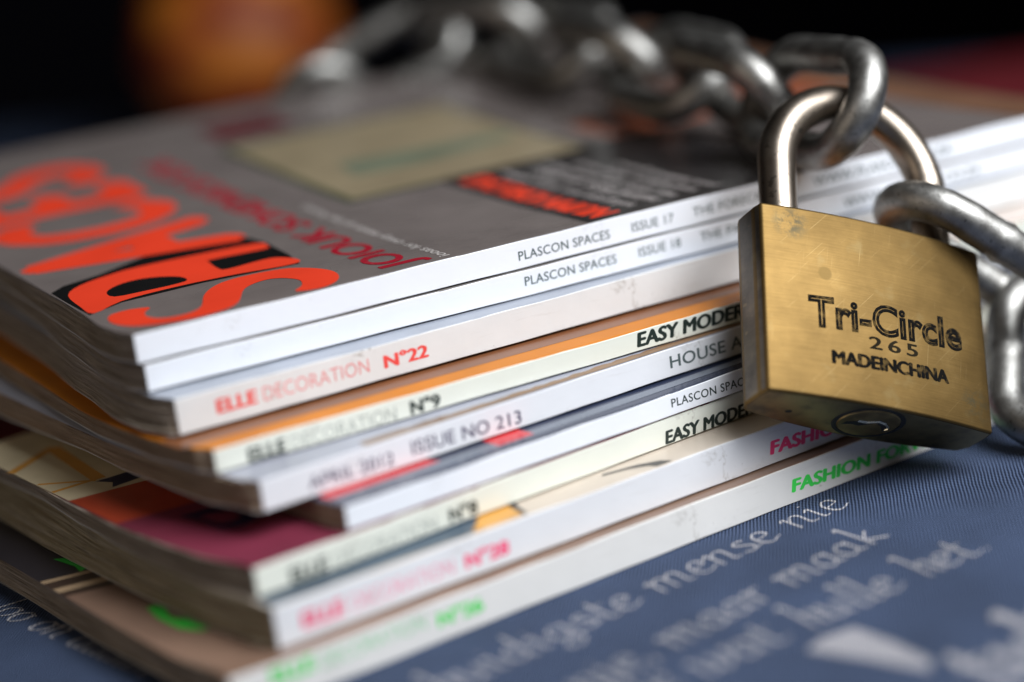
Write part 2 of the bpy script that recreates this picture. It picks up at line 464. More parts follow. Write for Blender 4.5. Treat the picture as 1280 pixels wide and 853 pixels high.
# 5
g = Mag(10.369, -36.419, .104, 38.991, 7.465, 'white-spined magazine dated APRIL 2012, grey cover edged by a worn brown strip',
        [(0, 0), (6, -2.5), (26, -6), (55, -8), (105, -8.3), (128, -8.4)], [(0, 0), (2, -1.5), (20, -5.1), (39, -5.7), (55, -6.2), (79, -5.7), (105, -7.1), (128, -8.4)])
g.build(pages_brown, print_mat('lilac_grey_cover', (.36, .37, .43), .3), white_grey, white_warm, 15)
brn = print_mat('brown_cover_print', (.24, .135, .07), .35)
rr = random.Random(5)
edge = [(27.0 + i * 2.2, 3.3 + rr.uniform(-.45, .45)) for i in range(66)]
g.decal('cover_picture', [[(27.0, .5), (172, .5)] + [(x, y) for x, y in reversed(edge)]], brn, .06)
sp = g.spine
spine_text(sp, 'APRIL 2012', 11.4, 33.1, 1.6, 4.6, ink_violet, bold=.016, spacing=1.05, tilt=-.4)
spine_text(sp, 'ISSUE NO 213', 38.0, 68.0, 1.9, 5.1, ink_violet, bold=.016, spacing=1.05, tilt=-.9)
spine_text(sp, 'HOUSE AND GARDEN', 112.5, 168.0, 2.2, 5.3, ink_grey, bold=.016, spacing=1.05, tilt=-1.2)
# 6
g = Mag(5.383, -24.676, .03, 44.498, 5.507, 'magazine at mid-stack with a bright orange cover and cream spine',
        [(0, .3), (2, .2), (6, -2.4), (26, -6.7), (40, -8.1), (56, -8.9), (91, -8.3), (122, -8.5)], [(0, 0), (6, -2.5), (26, -6), (55, -8), (105, -8.3), (128, -8.4)])
g.build(pages_brown, print_mat('orange_cover', (.58, .19, .012), .45, .12, .25), white_cream, white_warm, 16)
g.decal('cover_picture', [[(196, .8), (281, .8), (281, 30), (203, 30)]], print_mat('pale_cover_print', (.60, .52, .47), .35), .08)
dko = print_mat('dark_brown_orange_print', (.20, .075, .03), .3)
g.decal('cover_picture', [[(-4.5, 7.5), (200, 7.5), (200, 17), (-6, 17)]], dko, .05)
sp = g.spine
spine_text(sp, 'ELLE', 7.6, 16.9, .35, 3.6, ink_black, bold=.05)
spine_text(sp, 'DECORATION', 18.1, 44.4, .35, 3.6, ink_palegrey, bold=-.004)
spine_text(sp, 'N°9', 48.0, 55.9, .5, 3.9, ink_black, bold=.05)
spine_text(sp, 'EASY MODERN', 110.3, 147.0, .95, 4.6, ink_black, bold=.055, shear=.14)
# 7
g = Mag(3.451, -10.083, .03, 53.677, 9.179, 'grubby white-spined magazine with red lettering, third from the top of the stack',
        [(0, 0), (8, -2.4), (20, -3), (50, -2), (90, .2)], [(0, 0), (3, -2.4), (13, -4.5), (24, -5.1), (52, -3.3), (94, -.4), (130, .5)], gap=.7)
g.build(pages_grey, print_mat('pale_blue_grey_cover', (.31, .335, .39), .3), white_warm, white_warm, 17)
sp = g.spine
spine_text(sp, 'ELLE', 9.3, 19.4, 2.7, 6.0, ink_red, bold=.05)
spine_text(sp, 'DECORATION', 20.8, 47.8, 2.7, 6.0, ink_palered, bold=-.004)
spine_text(sp, 'N°22', 51.6, 63.5, 2.5, 5.8, ink_red, bold=.05)
# 8
g = Mag(1.14, -.569, -.004, 60.44, 6.763, 'magazine second from the top of the stack, glossy white spine just under the topmost one',
        [(0, 0), (10, -2.2), (18, -2.4), (46, -1.2), (75, 0)], [(0, 0), (8, -2.4), (20, -3), (50, -2), (90, .2)])
g.build(pages_grey, print_mat('grey_cover', (.20, .18, .17), .3), white_cool, white_warm, 18)
sp = g.spine
spine_text(sp, 'PLASCON SPACES', 97.3, 123.6, 2.5, 4.8, ink_grey, bold=.014, spacing=1.05)
spine_text(sp, 'ISSUE 18', 130.2, 142.8, 2.55, 4.9, ink_grey, bold=.014, spacing=1.05)
spine_text(sp, 'THE PALETTE', 148.8, 171.0, 2.55, 4.85, ink_grey, bold=.014, spacing=1.05)
spine_text(sp, 'WWW.PLASCON.CO.ZA', 194.4, 240.8, 1.7, 4.3, ink_grey, bold=.014, spacing=1.05)
# 9
g = Mag(0, 0, 0, 67.554, 7.115, 'topmost magazine of the stack, grey cover with large red masthead and a glossy white spine',
        [(0, 0), (8, -1.6), (16, -2.2), (32, -1.2), (46, -1.0), (71, -1.4), (108, -2.5)], [(0, 0), (10, -2.2), (18, -2.4), (46, -1.2), (75, -.6)], W=226, L=282)
g.build(pages_grey, print_mat('warm_grey_cover', (.150, .126, .118), .26), white_cool, white_warm, 19)
TOP = g
sp = g.spine
spine_text(sp, 'PLASCON SPACES', 98.1, 124.3, 2.0, 4.3, ink_grey, bold=.014, spacing=1.05)
spine_text(sp, 'ISSUE 17', 130.8, 143.3, 2.15, 4.5, ink_grey, bold=.014, spacing=1.05)
spine_text(sp, 'THE FORECAST', 149.2, 174.5, 2.2, 4.6, ink_grey, bold=.014, spacing=1.05)
spine_text(sp, 'WWW.PLASCON.CO.ZA', 187.4, 233.6, 2.1, 4.8, ink_grey, bold=.014, spacing=1.05)
verm = print_mat('vermilion_masthead_ink', (.80, .055, .022), .24, .05)
blk2 = print_mat('black_masthead_shadow', (.008, .008, .008), .25)
crim = print_mat('crimson_cover_ink', (.33, .010, .024), .26)
chrc = print_mat('charcoal_panel', (.028, .025, .025), .24)
wht = print_mat('off_white_cover_ink', (.52, .48, .46), .3)
pgry = print_mat('pale_cover_ink', (.40, .36, .35), .3)
def smooth_loop(P, n=4):
    out = []
    N = len(P)
    for i in range(N):
        p0, p1, p2, p3 = (Vector(P[(i + k - 1) % N]) for k in range(4))
        for k in range(n):
            t = k / n
            q = .5 * ((2 * p1) + (p2 - p0) * t + (2 * p0 - 5 * p1 + 4 * p2 - p3) * t * t + (3 * p1 - p0 - 3 * p2 + p3) * t ** 3)
            out.append((q.x, q.y))
    return out
S_ = [(0.6, 18.2), (2.6, 23.6), (6.6, 25.0), (9.7, 24.1), (11.9, 22.0), (9.4, 18.5), (8.3, 14.1), (9.4, 9.7), (12.8, 7.4), (17.5, 8.2), (20.9, 11.8), (25.1, 21.2), (29.5, 27.2), (35.0, 30.5), (42.4, 30.7), (49.9, 28.4), (54.4, 21.6), (55.7, 14.0), (53.7, 6.8), (49.9, 2.4), (45.6, 1.2), (41.2, 3.9), (44.5, 7.8), (46.5, 13.4), (45.5, 18.3), (42.8, 21.7), (38.6, 21.5), (33.8, 17.6), (28.4, 7.4), (23.5, 2.9), (16.2, 1.6), (9.4, 3.3), (3.6, 7.2), (1.0, 12.2)]
P_ = [(1.6, 51.5), (6.9, 58.3), (16.0, 62.0), (23.3, 63.3), (38.1, 62.4), (54.7, 59.8), (55.9, 55.3), (54.0, 52.6), (40.2, 54.1), (38.7, 52.0), (37.9, 44.2), (39.2, 41.4), (47.3, 42.2), (52.4, 41.6), (55.4, 35.9), (54.4, 31.9), (48.9, 32.0), (39.7, 34.3), (29.7, 35.7), (19.9, 36.0), (9.3, 34.7), (.6, 29.3), (.3, 38.2)]
Pc = [(9.6, 46.2), (13.9, 50.4), (19.4, 51.5), (24.5, 49.1), (28.0, 44.7), (28.0, 39.8), (24.1, 38.6), (17.2, 39.0), (9.6, 40.2)]
g.decal('masthead_letter', [smooth_loop(S_)], verm, .10, 2.5)
g.decal('masthead_shadow', [[(-.8, 57.3), (3.7, 61.5), (14, 64.5), (33, 74.5), (41.3, 76.2), (51.3, 75), (56, 66), (57, 58), (56, 42), (54, 30.5), (30, 34), (9, 33.5), (-.6, 28.6)]], blk2, .06, 2.5)
g.decal('masthead_letter', [(smooth_loop(P_, 3), [smooth_loop(Pc, 3)])], verm, .09, 2.5)
g.cover_text('masthead_letter', 'A', (56, 66), (0, 1), (-1, 0), 36, 56, verm, bold=.06, h=.09)
g.cover_text('masthead_letter', 'C', (56, 103), (0, 1), (-1, 0), 30, 52, verm, bold=.06, h=.09)
g.cover_text('masthead_letter', 'E', (55, 137), (0, 1), (-1, 0), 24, 50, verm, bold=.06, h=.09)
g.cover_text('masthead_letter', 'S', (55, 166), (0, 1), (-1, 0), 28, 50, verm, bold=.06, h=.09)
g.cover_text('cover_line', 'JOIOUK SOHENIOS IOK', (77.0, 3), (0, 1), (-1, 0), 172, 13.0, crim, bold=.035, h=.08)
g.cover_text('cover_line', 'iooas lor ovuy noon ui lno honso', (82.5, 3), (0, 1), (-1, 0), 84, 4.0, wht, bold=.01, h=.07)
g.decal('cover_panel', [[(119.5, 1.2), (196, 1.2), (196, 79), (188, 88), (119.5, 88)]], chrc, .05)
verm2 = verm
g.cover_text('cover_line', 'NIUIMN IOIRLOASI', (131.5, 5), (0, 1), (-1, 0), 71, 9.0, verm2, bold=.05, h=.09)
for k, (w, txt) in enumerate([(68, 'soll groys ano wann wllilos'), (62, 'nalunal linbor aro linou'), (66, 'nau slono ano puiol bluos'), (58, 'snall spaoos dono woll'), (48, 'panl linisnos guioo')]):
    g.cover_text('cover_line', txt, (139.2 + k * 6.4, 8), (0, 1), (-1, 0), w, 4.6, pgry, bold=.02, h=.09)
# the photograph printed on the cover: a tan mount with a dark green strip across it
mount = print_mat('tan_picture_mount', (.25, .20, .125), .3)
olive = print_mat('olive_picture_shadow', (.045, .055, .030), .3)  # olive rim draws the picture's drop shadow in print colour
greens = print_mat('green_grey_picture_strip', (.14, .16, .11), .3)
brk = print_mat('rust_cover_band', (.28, .075, .035), .3)
g.decal('cover_picture', [[(90.5, 79.6), (169, 79.6), (169, 174), (90.5, 174)]], olive, .05)
g.decal('cover_picture', [[(93.5, 82.6), (167.5, 82.6), (167.5, 172), (93.5, 172)]], mount, .07)
g.decal('cover_picture', [[(106, 108), (128, 106), (163, 113), (163, 121), (134, 123), (109, 126)]], greens, .09)
g.decal('cover_picture', [[(180, 86), (278, 86), (278, 112), (180, 112)]], brk, .05)
g.decal('cover_picture', [[(262, 3), (281.5, 3), (281.5, 222), (262, 222)]], print_mat('brown_cover_band', (.15, .075, .045), .3), .07)
g.decal('cover_picture', [[(96, 184), (122, 184), (122, 206), (96, 206)]], print_mat('dark_red_cover_patch', (.10, .014, .018), .3), .06)

# ------------------------------------------------------------------ padlock
LX = Vector((0.91133, 0.40676, 0.06339)); LY = Vector((-0.16403, 0.50002, -0.85034)); 
LXw = Vector((0.91133, -0.16403, -0.37758)); LYw = Vector((0.40676, 0.50002, 0.76454)); LZw = Vector((0.06339, -0.85034, 0.52241))
LT = Vector((166.09, -49.70, 40.51))
pad = root('padlock', 'scuffed brass padlock with engraved black lettering, hanging against the magazine spines', 'padlock')
pad.matrix_world = Matrix.Translation(LT * S) @ Matrix((
    (LXw.x, LYw.x, LZw.x), (LXw.y, LYw.y, LZw.y), (LXw.z, LYw.z, LZw.z))).to_4x4()
HW, HH, ZC, ZT = 31.0, 24.47, -6.57, 6.57
FB, BB = 2.6, 3.6                       # front and back bulge
def front_z(x): return FB * (1 - (x / HW) ** 2)
def brass_mat(name, worn):
    m, nt, bs = new_mat(name)
    v = coords(nt, (1, 1, 1))
    n = node(nt, 'ShaderNodeTexNoise', Scale=70.0, Detail=6.0, Roughness=0.6)
    nt.links.new(v, n.inputs['Vector'])
    if worn:
        c = ramp(nt, n.outputs['Fac'], [(0.30, (.06, .052, .045)), (0.55, (.15, .125, .10)), (0.72, (.28, .22, .14))])
    else:
        c = ramp(nt, n.outputs['Fac'], [(0.30, (.118, .073, .026)), (0.6, (.172, .107, .038)), (0.75, (.225, .145, .055))])
    # fine brushed lines along the face
    s2 = node(nt, 'ShaderNodeTexNoise', Scale=1.0, Detail=4.0, Roughness=.7)
    nt.links.new(coords(nt, (90, 2600, 400)), s2.inputs['Vector'])
    c = mixc(nt, 1.0, c, ramp(nt, s2.outputs['Fac'], [(0.3, (.86, .86, .86)), (0.7, (1.08, 1.08, 1.08))]), 'MULTIPLY')
    # random fine scratches
    for k_, (rz, lo_) in enumerate(((.5, .73), (-.8, .725), (1.7, .74))):
        tc_ = node(nt, 'ShaderNodeTexCoord'); mp_ = node(nt, 'ShaderNodeMapping')
        mp0 = node(nt, 'ShaderNodeMapping'); mp0.inputs['Rotation'].default_value = (0, 0, rz)
        mp_.inputs['Scale'].default_value = (70, 4200, 300); mp_.inputs['Location'].default_value = (k_ * 3.7, k_, 0)
        nt.links.new(tc_.outputs['Object'], mp0.inputs['Vector']); nt.links.new(mp0.outputs['Vector'], mp_.inputs['Vector'])
        sn = node(nt, 'ShaderNodeTexNoise', Scale=1.0, Detail=1.0); nt.links.new(mp_.outputs['Vector'], sn.inputs['Vector'])
        c = mixc(nt, ramp(nt, sn.outputs['Fac'], [(lo_, (0, 0, 0)), (lo_ + .05, (.22, .22, .22))]), c, (.50, .38, .19) if k_ else (.10, .07, .03))
    # dull fingermarks
    s3 = node(nt, 'ShaderNodeTexNoise', Scale=160.0, Detail=5.0)
    nt.links.new(v, s3.inputs['Vector'])
    fm = ramp(nt, s3.outputs['Fac'], [(0.62, (0, 0, 0)), (0.74, (.35, .35, .35))])
    c = mixc(nt, fm, c, (.20, .15, .07))
    if not worn:
        # stains with a shape of their own: corner smudges and a round spot
        tc = node(nt, 'ShaderNodeTexCoord')
        def blot(cx, cy, r, soft, strength, col, c, br=260):
            d = node(nt, 'ShaderNodeVectorMath', operation='DISTANCE')
            sx = node(nt, 'ShaderNodeVectorMath', operation='MULTIPLY'); sx.inputs[1].default_value = (1, 1, 0)
            nt.links.new(tc.outputs['Object'], sx.inputs[0]); nt.links.new(sx.outputs['Vector'], d.inputs[0])
            d.inputs[1].default_value = (cx * S, cy * S, 0)
            r1 = node(nt, 'ShaderNodeMapRange'); r1.inputs['From Min'].default_value = r * S; r1.inputs['From Max'].default_value = (r - soft) * S
            nt.links.new(d.outputs['Value'], r1.inputs['Value'])
            f = r1.outputs['Result']
            if br:
                nn = node(nt, 'ShaderNodeTexNoise', Scale=float(br), Detail=5.0, Roughness=.7); nt.links.new(v, nn.inputs['Vector'])
                rr_ = node(nt, 'ShaderNodeMapRange'); rr_.inputs['From Min'].default_value = .44; rr_.inputs['From Max'].default_value = .56
                nt.links.new(nn.outputs['Fac'], rr_.inputs['Value'])
                mm = node(nt, 'ShaderNodeMath', operation='MULTIPLY'); nt.links.new(f, mm.inputs[0]); nt.links.new(rr_.outputs['Result'], mm.inputs[1]); f = mm.outputs[0]
            mm2 = node(nt, 'ShaderNodeMath', operation='MULTIPLY'); nt.links.new(f, mm2.inputs[0]); mm2.inputs[1].default_value = strength
            return mixc(nt, mm2.outputs[0], c, col)
        c = blot(-23.6, 20.0, 5.2, 3.2, .9, (.06, .05, .03), c, 420)
        c = blot(26.2, -18.2, 5.5, 4.0, .75, (.10, .085, .05), c, 480)
        c = blot(-15.2, 7.8, 2.0, .5, .8, (.11, .07, .025), c, 0)
    nt.links.new(c, bs.inputs['Base Color'])
    bs.inputs['Metallic'].default_value = 1.0
    bs.inputs['Roughness'].default_value = 0.45 if worn else 0.5
    bump(nt, s2.outputs['Fac'], 0.12, 0.0002, bs)
    return m
brass = brass_mat('scuffed_brass', False)
brass_dark = brass_mat('oxidised_brass', True)
def bottom_brass():
    m, nt, bs = new_mat('dull_brass')
    v = coords(nt, (1, 1, 1))
    n = node(nt, 'ShaderNodeTexNoise', Scale=120.0, Detail=6.0, Roughness=.65); nt.links.new(v, n.inputs['Vector'])
    nt.links.new(ramp(nt, n.outputs['Fac'], [(.32, (.15, .11, .055)), (.5, (.32, .23, .095)), (.72, (.42, .30, .125))]), bs.inputs['Base Color'])
    bs.inputs['Metallic'].default_value = 1.0; bs.inputs['Roughness'].default_value = .36
    bump(nt, n.outputs['Fac'], .15, .0003, bs)
    return m
brass_bot = bottom_brass()
def padlock_body():
    prof = []
    N = 20
    for i in range(N + 1):
        x = -HW + 2 * HW * i / N; prof.append((x, front_z(x), 0))
    prof.append((HW + .5, -3.0, 1)); prof.append((HW + .5, -2 * ZT + 3.0, 1))
    for i in range(N + 1):
        x = HW - 1.2 - 2 * (HW - 1.2) * i / N; prof.append((x, -2 * ZT - BB * (1 - (x / HW) ** 2), 2))
    prof.append((-HW - .5, -2 * ZT + 3.0, 1)); prof.append((-HW - .5, -3.0, 1))
    bm = bmesh.new()
    lo = [bm.verts.new(Vector((x, -HH, z)) * S) for x, z, k in prof]
    hi = [bm.verts.new(Vector((x, HH, z)) * S) for x, z, k in prof]
    n = len(prof)
    for i in range(n):
        j = (i + 1) % n
        f = bm.faces.new((lo[i], lo[j], hi[j], hi[i]))
        f.smooth = True
        f.material_index = 0 if prof[i][2] == 0 and prof[j][2] == 0 else (2 if prof[i][2] == 2 and prof[j][2] == 2 else 1)
    b = bm.faces.new(list(reversed(lo))); b.material_index = 2
    t = bm.faces.new(hi); t.material_index = 2
    bmesh.ops.recalc_face_normals(bm, faces=bm.faces[:])
    rim = [e for e in bm.edges if b in e.link_faces or t in e.link_faces]
    cor = [e for e in bm.edges if abs(e.verts[0].co.x - e.verts[1].co.x) < 1e-7 and abs(e.verts[0].co.z - e.verts[1].co.z) < 1e-7 and abs(abs(e.verts[0].co.x) - HW * S) < 1.3 * S]
    bmesh.ops.bevel(bm, geom=rim + cor, offset=.75 * S, segments=3, profile=.5, affect='EDGES', clamp_overlap=True)
    me = bpy.data.meshes.new('body'); bm.to_mesh(me); bm.free()
    for m in (brass, brass_dark, brass_bot): me.materials.append(m)
    o = bpy.data.objects.new('body', me); COL.objects.link(o); o.parent = pad
    return o
body = padlock_body()
def engraved(body_txt, x0, y0, x1, y1, m, bold=0, outline=0, tilt=0.0, spacing=1.0, h=.03):
    vs, fs, _ = text_geo(body_txt, bold, 0, spacing, outline)
    V = []
    for a, b, c in vs:
        x = x0 + a * (x1 - x0); y = y0 + b * (y1 - y0) + tilt * a
        V.append((x, y, front_z(x) + h + c * .35 * (y1 - y0)))
    # split long faces so that the lettering follows the curved face
    return to_obj('lettering', V, fs, m, body)
engr = print_mat('black_engraving', (.006, .0055, .005), .95, .5, .08)
engr2 = print_mat('stamped_digits', (.014, .011, .006), .9, .5, .08)
_nt = engr.node_tree; _bs = _nt.nodes['Principled BSDF']      # worn grooves: brass shows through the black in places
_n = node(_nt, 'ShaderNodeTexNoise', Scale=520.0, Detail=4.0); _nt.links.new(coords(_nt, (1, 1, 1)), _n.inputs['Vector'])
_nt.links.new(ramp(_nt, _n.outputs['Fac'], [(.52, (.006, .0055, .005)), (.66, (.085, .055, .02))]), _bs.inputs['Base Color'])
engraved('Tri-Circle', -20.0, -6.9, 23.2, 1.6, engr, bold=.0, outline=.038, tilt=1.8, spacing=1.02, h=.02)
engraved('265', -4.4, -9.9, 9.4, -6.6, engr2, bold=.025, tilt=.3, spacing=1.35)
engraved('MADEINCHINA', -14.6, -15.5, 18.2, -11.9, engr, bold=.065, tilt=.9)
# lock cylinder in the bottom face
def disc_ring(name, r0, r1, y, h, m, parent, cx=.4, cz=-6.9, n=48):
    """annulus (or disc when r0 is 0) in the bottom plane, standing h proud"""
    V, F = [], []
    prof = [(r0, 0), (r0, -h), (r1 - .25, -h), (r1, -h + .25), (r1, 0)] if r0 > 0 else [(0, -h), (r1 - .25, -h), (r1, -h + .25), (r1, 0)]
    for i in range(n):
        a = 2 * math.pi * i / n
        for r, d in prof: V.append((cx + r * math.cos(a), y + d, cz + r * math.sin(a)))
    k = len(prof)
    for i in range(n):
        for j in range(k - 1):
            a = i * k + j; b = ((i + 1) % n) * k + j
            F.append((a, b, b + 1, a + 1))
    return to_obj(name, V, F, m, parent, smooth=False)
dark_in = print_mat('dark_gap', (.01, .009, .007), .6)
cyl_m, nt, bs = new_mat('worn_cylinder_brass')
n_ = node(nt, 'ShaderNodeTexNoise', Scale=300.0, Detail=5.0); nt.links.new(coords(nt, (1, 1, 1)), n_.inputs['Vector'])
nt.links.new(ramp(nt, n_.outputs['Fac'], [(.35, (.26, .17, .065)), (.65, (.46, .31, .12))]), bs.inputs['Base Color'])
bs.inputs['Metallic'].default_value = 1; bs.inputs['Roughness'].default_value = .38
plug = disc_ring('lock_cylinder', 7.7, 9.0, -HH, .12, dark_in, pad)
disc_ring('cylinder_face', 0, 7.6, -HH, .28, cyl_m, plug)
V = []
key = [(-5.6, -1.6), (-3.6, -.9), (-1.6, -1.0), (1.2, .9), (3.2, .3), (5.2, -1.6), (5.7, -.5), (3.6, 1.5), (1.4, 2.2), (-1.0, .6), (-3.4, .5), (-5.4, -.3)]
k_ = to_obj('keyhole', [(.4 + x, -HH - .33, -6.9 + z) for x, z in [(x * 1.05, z * 1.55 - .4) for x, z in key]], [tuple(range(len(key)))], dark_in, plug)
lip = print_mat('bright_keyway_lip', (.8, .7, .5), .25); lip.node_tree.nodes['Principled BSDF'].inputs['Metallic'].default_value = 1
V, F = [], []
for i, (x, z) in enumerate(key[5:11]):
    V += [(.4 + x, -HH - .30, -6.9 + z), (.4 + x, -HH - .62, -6.9 + z + .05), (.4 + x + .1, -HH - .30, -6.9 + z + .55)]
for i in range(5):
    a = i * 3
    F += [(a, a + 1, a + 4, a + 3), (a + 1, a + 2, a + 5, a + 4)]
to_obj('keyway_lip', V, F, lip, plug)
# tiny drilled hole in the bottom left corner
to_obj('pin_hole', [(-20.3 + .9 * math.cos(i * math.pi / 6), -HH - .03, -8.9 + .9 * math.sin(i * math.pi / 6)) for i in range(12)], [tuple(range(12))], dark_in, body)

def tube(name, pts, r, m, parent, n=20, closed=False, up=Vector((0, 0, 1))):
    V, F = [], []
    K = len(pts)
    pts = [Vector(p) for p in pts]
    prev = None
    for i, p in enumerate(pts):
        if closed: t = (pts[(i + 1) % K] - pts[i - 1]).normalized()
        else: t = (pts[min(i + 1, K - 1)] - pts[max(i - 1, 0)]).normalized()
        u = up - t * up.dot(t)
        u.normalize(); w = t.cross(u)
        rr_ = r(i / K) if callable(r) else r
        for j in range(n):
            a = 2 * math.pi * j / n
            V.append(p + u * rr_ * math.cos(a) + w * rr_ * math.sin(a))
    for i in range(K if closed else K - 1):
        for j in range(n):
            a, b = i * n + j, i * n + (j + 1) % n
            c, d = ((i + 1) % K) * n + j, ((i + 1) % K) * n + (j + 1) % n
            F.append((a, b, d, c))
    if not closed:
        F.append(tuple(range(n - 1, -1, -1))); F.append(tuple(range((K - 1) * n, K * n)))
    return to_obj(name, V, F, m, parent, smooth=True)
def steel(name, c0, c1, r0, r1, sc=220.0, bs_=.25):
    m, nt, bs = new_mat(name)
    v = coords(nt, (1, 1, 1))
    n = node(nt, 'ShaderNodeTexNoise', Scale=sc, Detail=6.0, Roughness=.65); nt.links.new(v, n.inputs['Vector'])
    n2 = node(nt, 'ShaderNodeTexNoise', Scale=sc * 4, Detail=3.0); nt.links.new(v, n2.inputs['Vector'])
    c = ramp(nt, n.outputs['Fac'], [(.3, c0), (.65, c1)])
    c = mixc(nt, ramp(nt, n2.outputs['Fac'], [(.60, (0, 0, 0)), (.70, (.7, .7, .7))]), c, tuple(x * .35 for x in c0))
    nt.links.new(c, bs.inputs['Base Color'])
    bs.inputs['Metallic'].default_value = 1.0
    r = node(nt, 'ShaderNodeMapRange'); nt.links.new(n.outputs['Fac'], r.inputs['Value'])
    r.inputs['To Min'].default_value = r0; r.inputs['To Max'].default_value = r1
    nt.links.new(r.outputs['Result'], bs.inputs['Roughness'])
    bump(nt, n.outputs['Fac'], bs_, .0006, bs)
    return m
chrome = steel('polished_shackle_steel', (.28, .23, .185), (.38, .325, .27), .26, .40, 120.0, .05)  # tan tint puts the warm surroundings' reflection into the steel colour
pts = [(-22, 18 + i * 2.2, ZC) for i in range(10)]
pts += [(22 * math.cos(math.pi - math.pi * i / 36), 40 + 22 * math.sin(math.pi * i / 36), ZC) for i in range(0, 37)]
pts += [(22, 40 - (i + 1) * 2.2, ZC) for i in range(10)]
tube('shackle', pts, 4.75, chrome, pad, 28, up=Vector((0, 0, 1)))

# ------------------------------------------------------------------ chain
galv = steel('galvanised_chain_steel', (.22, .21, .195), (.40, .39, .37), .34, .54)
chain = root('chain', 'heavy galvanised steel chain laid over the magazines and hooked through the padlock shackle', 'chain', (195, 40, 80))
def link(c, a, b):
    c, a, b = Vector(c), Vector(a).normalized(), Vector(b)
    b = (b - a * a.dot(b)).normalized(); nrm = a.cross(b)
    P = []
    rc, hl = 13.0, 12.0
    N = 56
    per = 2 * math.pi * rc + 4 * hl
    for i in range(N):
        q = per * i / N
        if q < 2 * hl: P.append((-hl + q, -rc))
        elif q < 2 * hl + math.pi * rc:
            t = (q - 2 * hl) / rc - math.pi / 2; P.append((hl + rc * math.cos(t), rc * math.sin(t)))
        elif q < 4 * hl + math.pi * rc: P.append((hl - (q - 2 * hl - math.pi * rc), rc))
        else:
            t = (q - 4 * hl - math.pi * rc) / rc + math.pi / 2; P.append((-hl + rc * math.cos(t), rc * math.sin(t)))
    off = Vector((195, 40, 80))
    pts = [c - off + a * x + b * y for x, y in P]
    wl = .5 * 2 * hl / per
    def rad(t): return 4.95 + .75 * math.exp(-((t - wl) / .010) ** 2) + .10 * math.sin(t * 44) + .06 * math.sin(t * 113)     # weld bead at mid-length
    return tube('link', pts, rad, galv, chain, 18, True, nrm)
link((190.3, 2.4, 84.7), (.094, .995, -.033), (.528, -.022, .849))
link((194.9, 42.4, 84.6), (.148, .988, .047), (-.547, .042, .836))
E_ = Vector((194.9, 42.4, 84.6)) + 25 * Vector((.148, .988, .047))
dirs = [((.12, .99, .03), .62), ((.08, .99, .05), 2.25), ((0, .99, .05), .75), ((-.35, .92, 0), 2.2), ((-.85, .35, -.35), .8), ((-.35, .4, -.85), 2.3)]
for d, roll in dirs:
    d = Vector(d).normalized()
    s_ = d.cross(Vector((0, 0, 1))).normalized(); u_ = s_.cross(d)
    c_ = E_ + d * 15.3
    link(c_, d, s_ * math.cos(roll) + u_ * math.sin(roll))
    E_ = c_ + d * 25
link((210.2, -35.9, 45.1), (.697, -.339, -.632), (.147, .93, -.336))
link((218.4, -53.6, 20.4), (-.587, -.583, -.562), (.643, -.758, .114))

# ------------------------------------------------------------------ dark backdrop wall behind, table and cloth
wall_m = print_mat('dark_wall_backdrop', (.006, .006, .010), .9, .1, .1)  # near-black wall added as a backdrop, keeps the world glow out of view
w_ = to_obj('wall', [(-3000, 1900, -900), (3000, 1500, -900), (3000, 1500, 2600), (-3000, 1900, 2600), (-3000, 2000, -900), (3000, 1600, -900), (3000, 1600, 2600), (-3000, 2000, 2600)],
            [(0, 1, 2, 3), (7, 6, 5, 4), (0, 4, 5, 1), (1, 5, 6, 2), (2, 6, 7, 3), (3, 7, 4, 0)], wall_m)
w_['kind'] = 'structure'
table_m = print_mat('dark_table_wood', (.06, .04, .03), .4)
tab = to_obj('table', [(x, y, z) for z in (-22, -2) for x, y in ((-640, -580), (1160, -580), (1160, -190), (205, 915), (-640, 1890))],
             [(4, 3, 2, 1, 0), (5, 6, 7, 8, 9)] + [(i, (i + 1) % 5, (i + 1) % 5 + 5, i + 5) for i in range(5)], table_m)
tab['kind'] = 'structure'
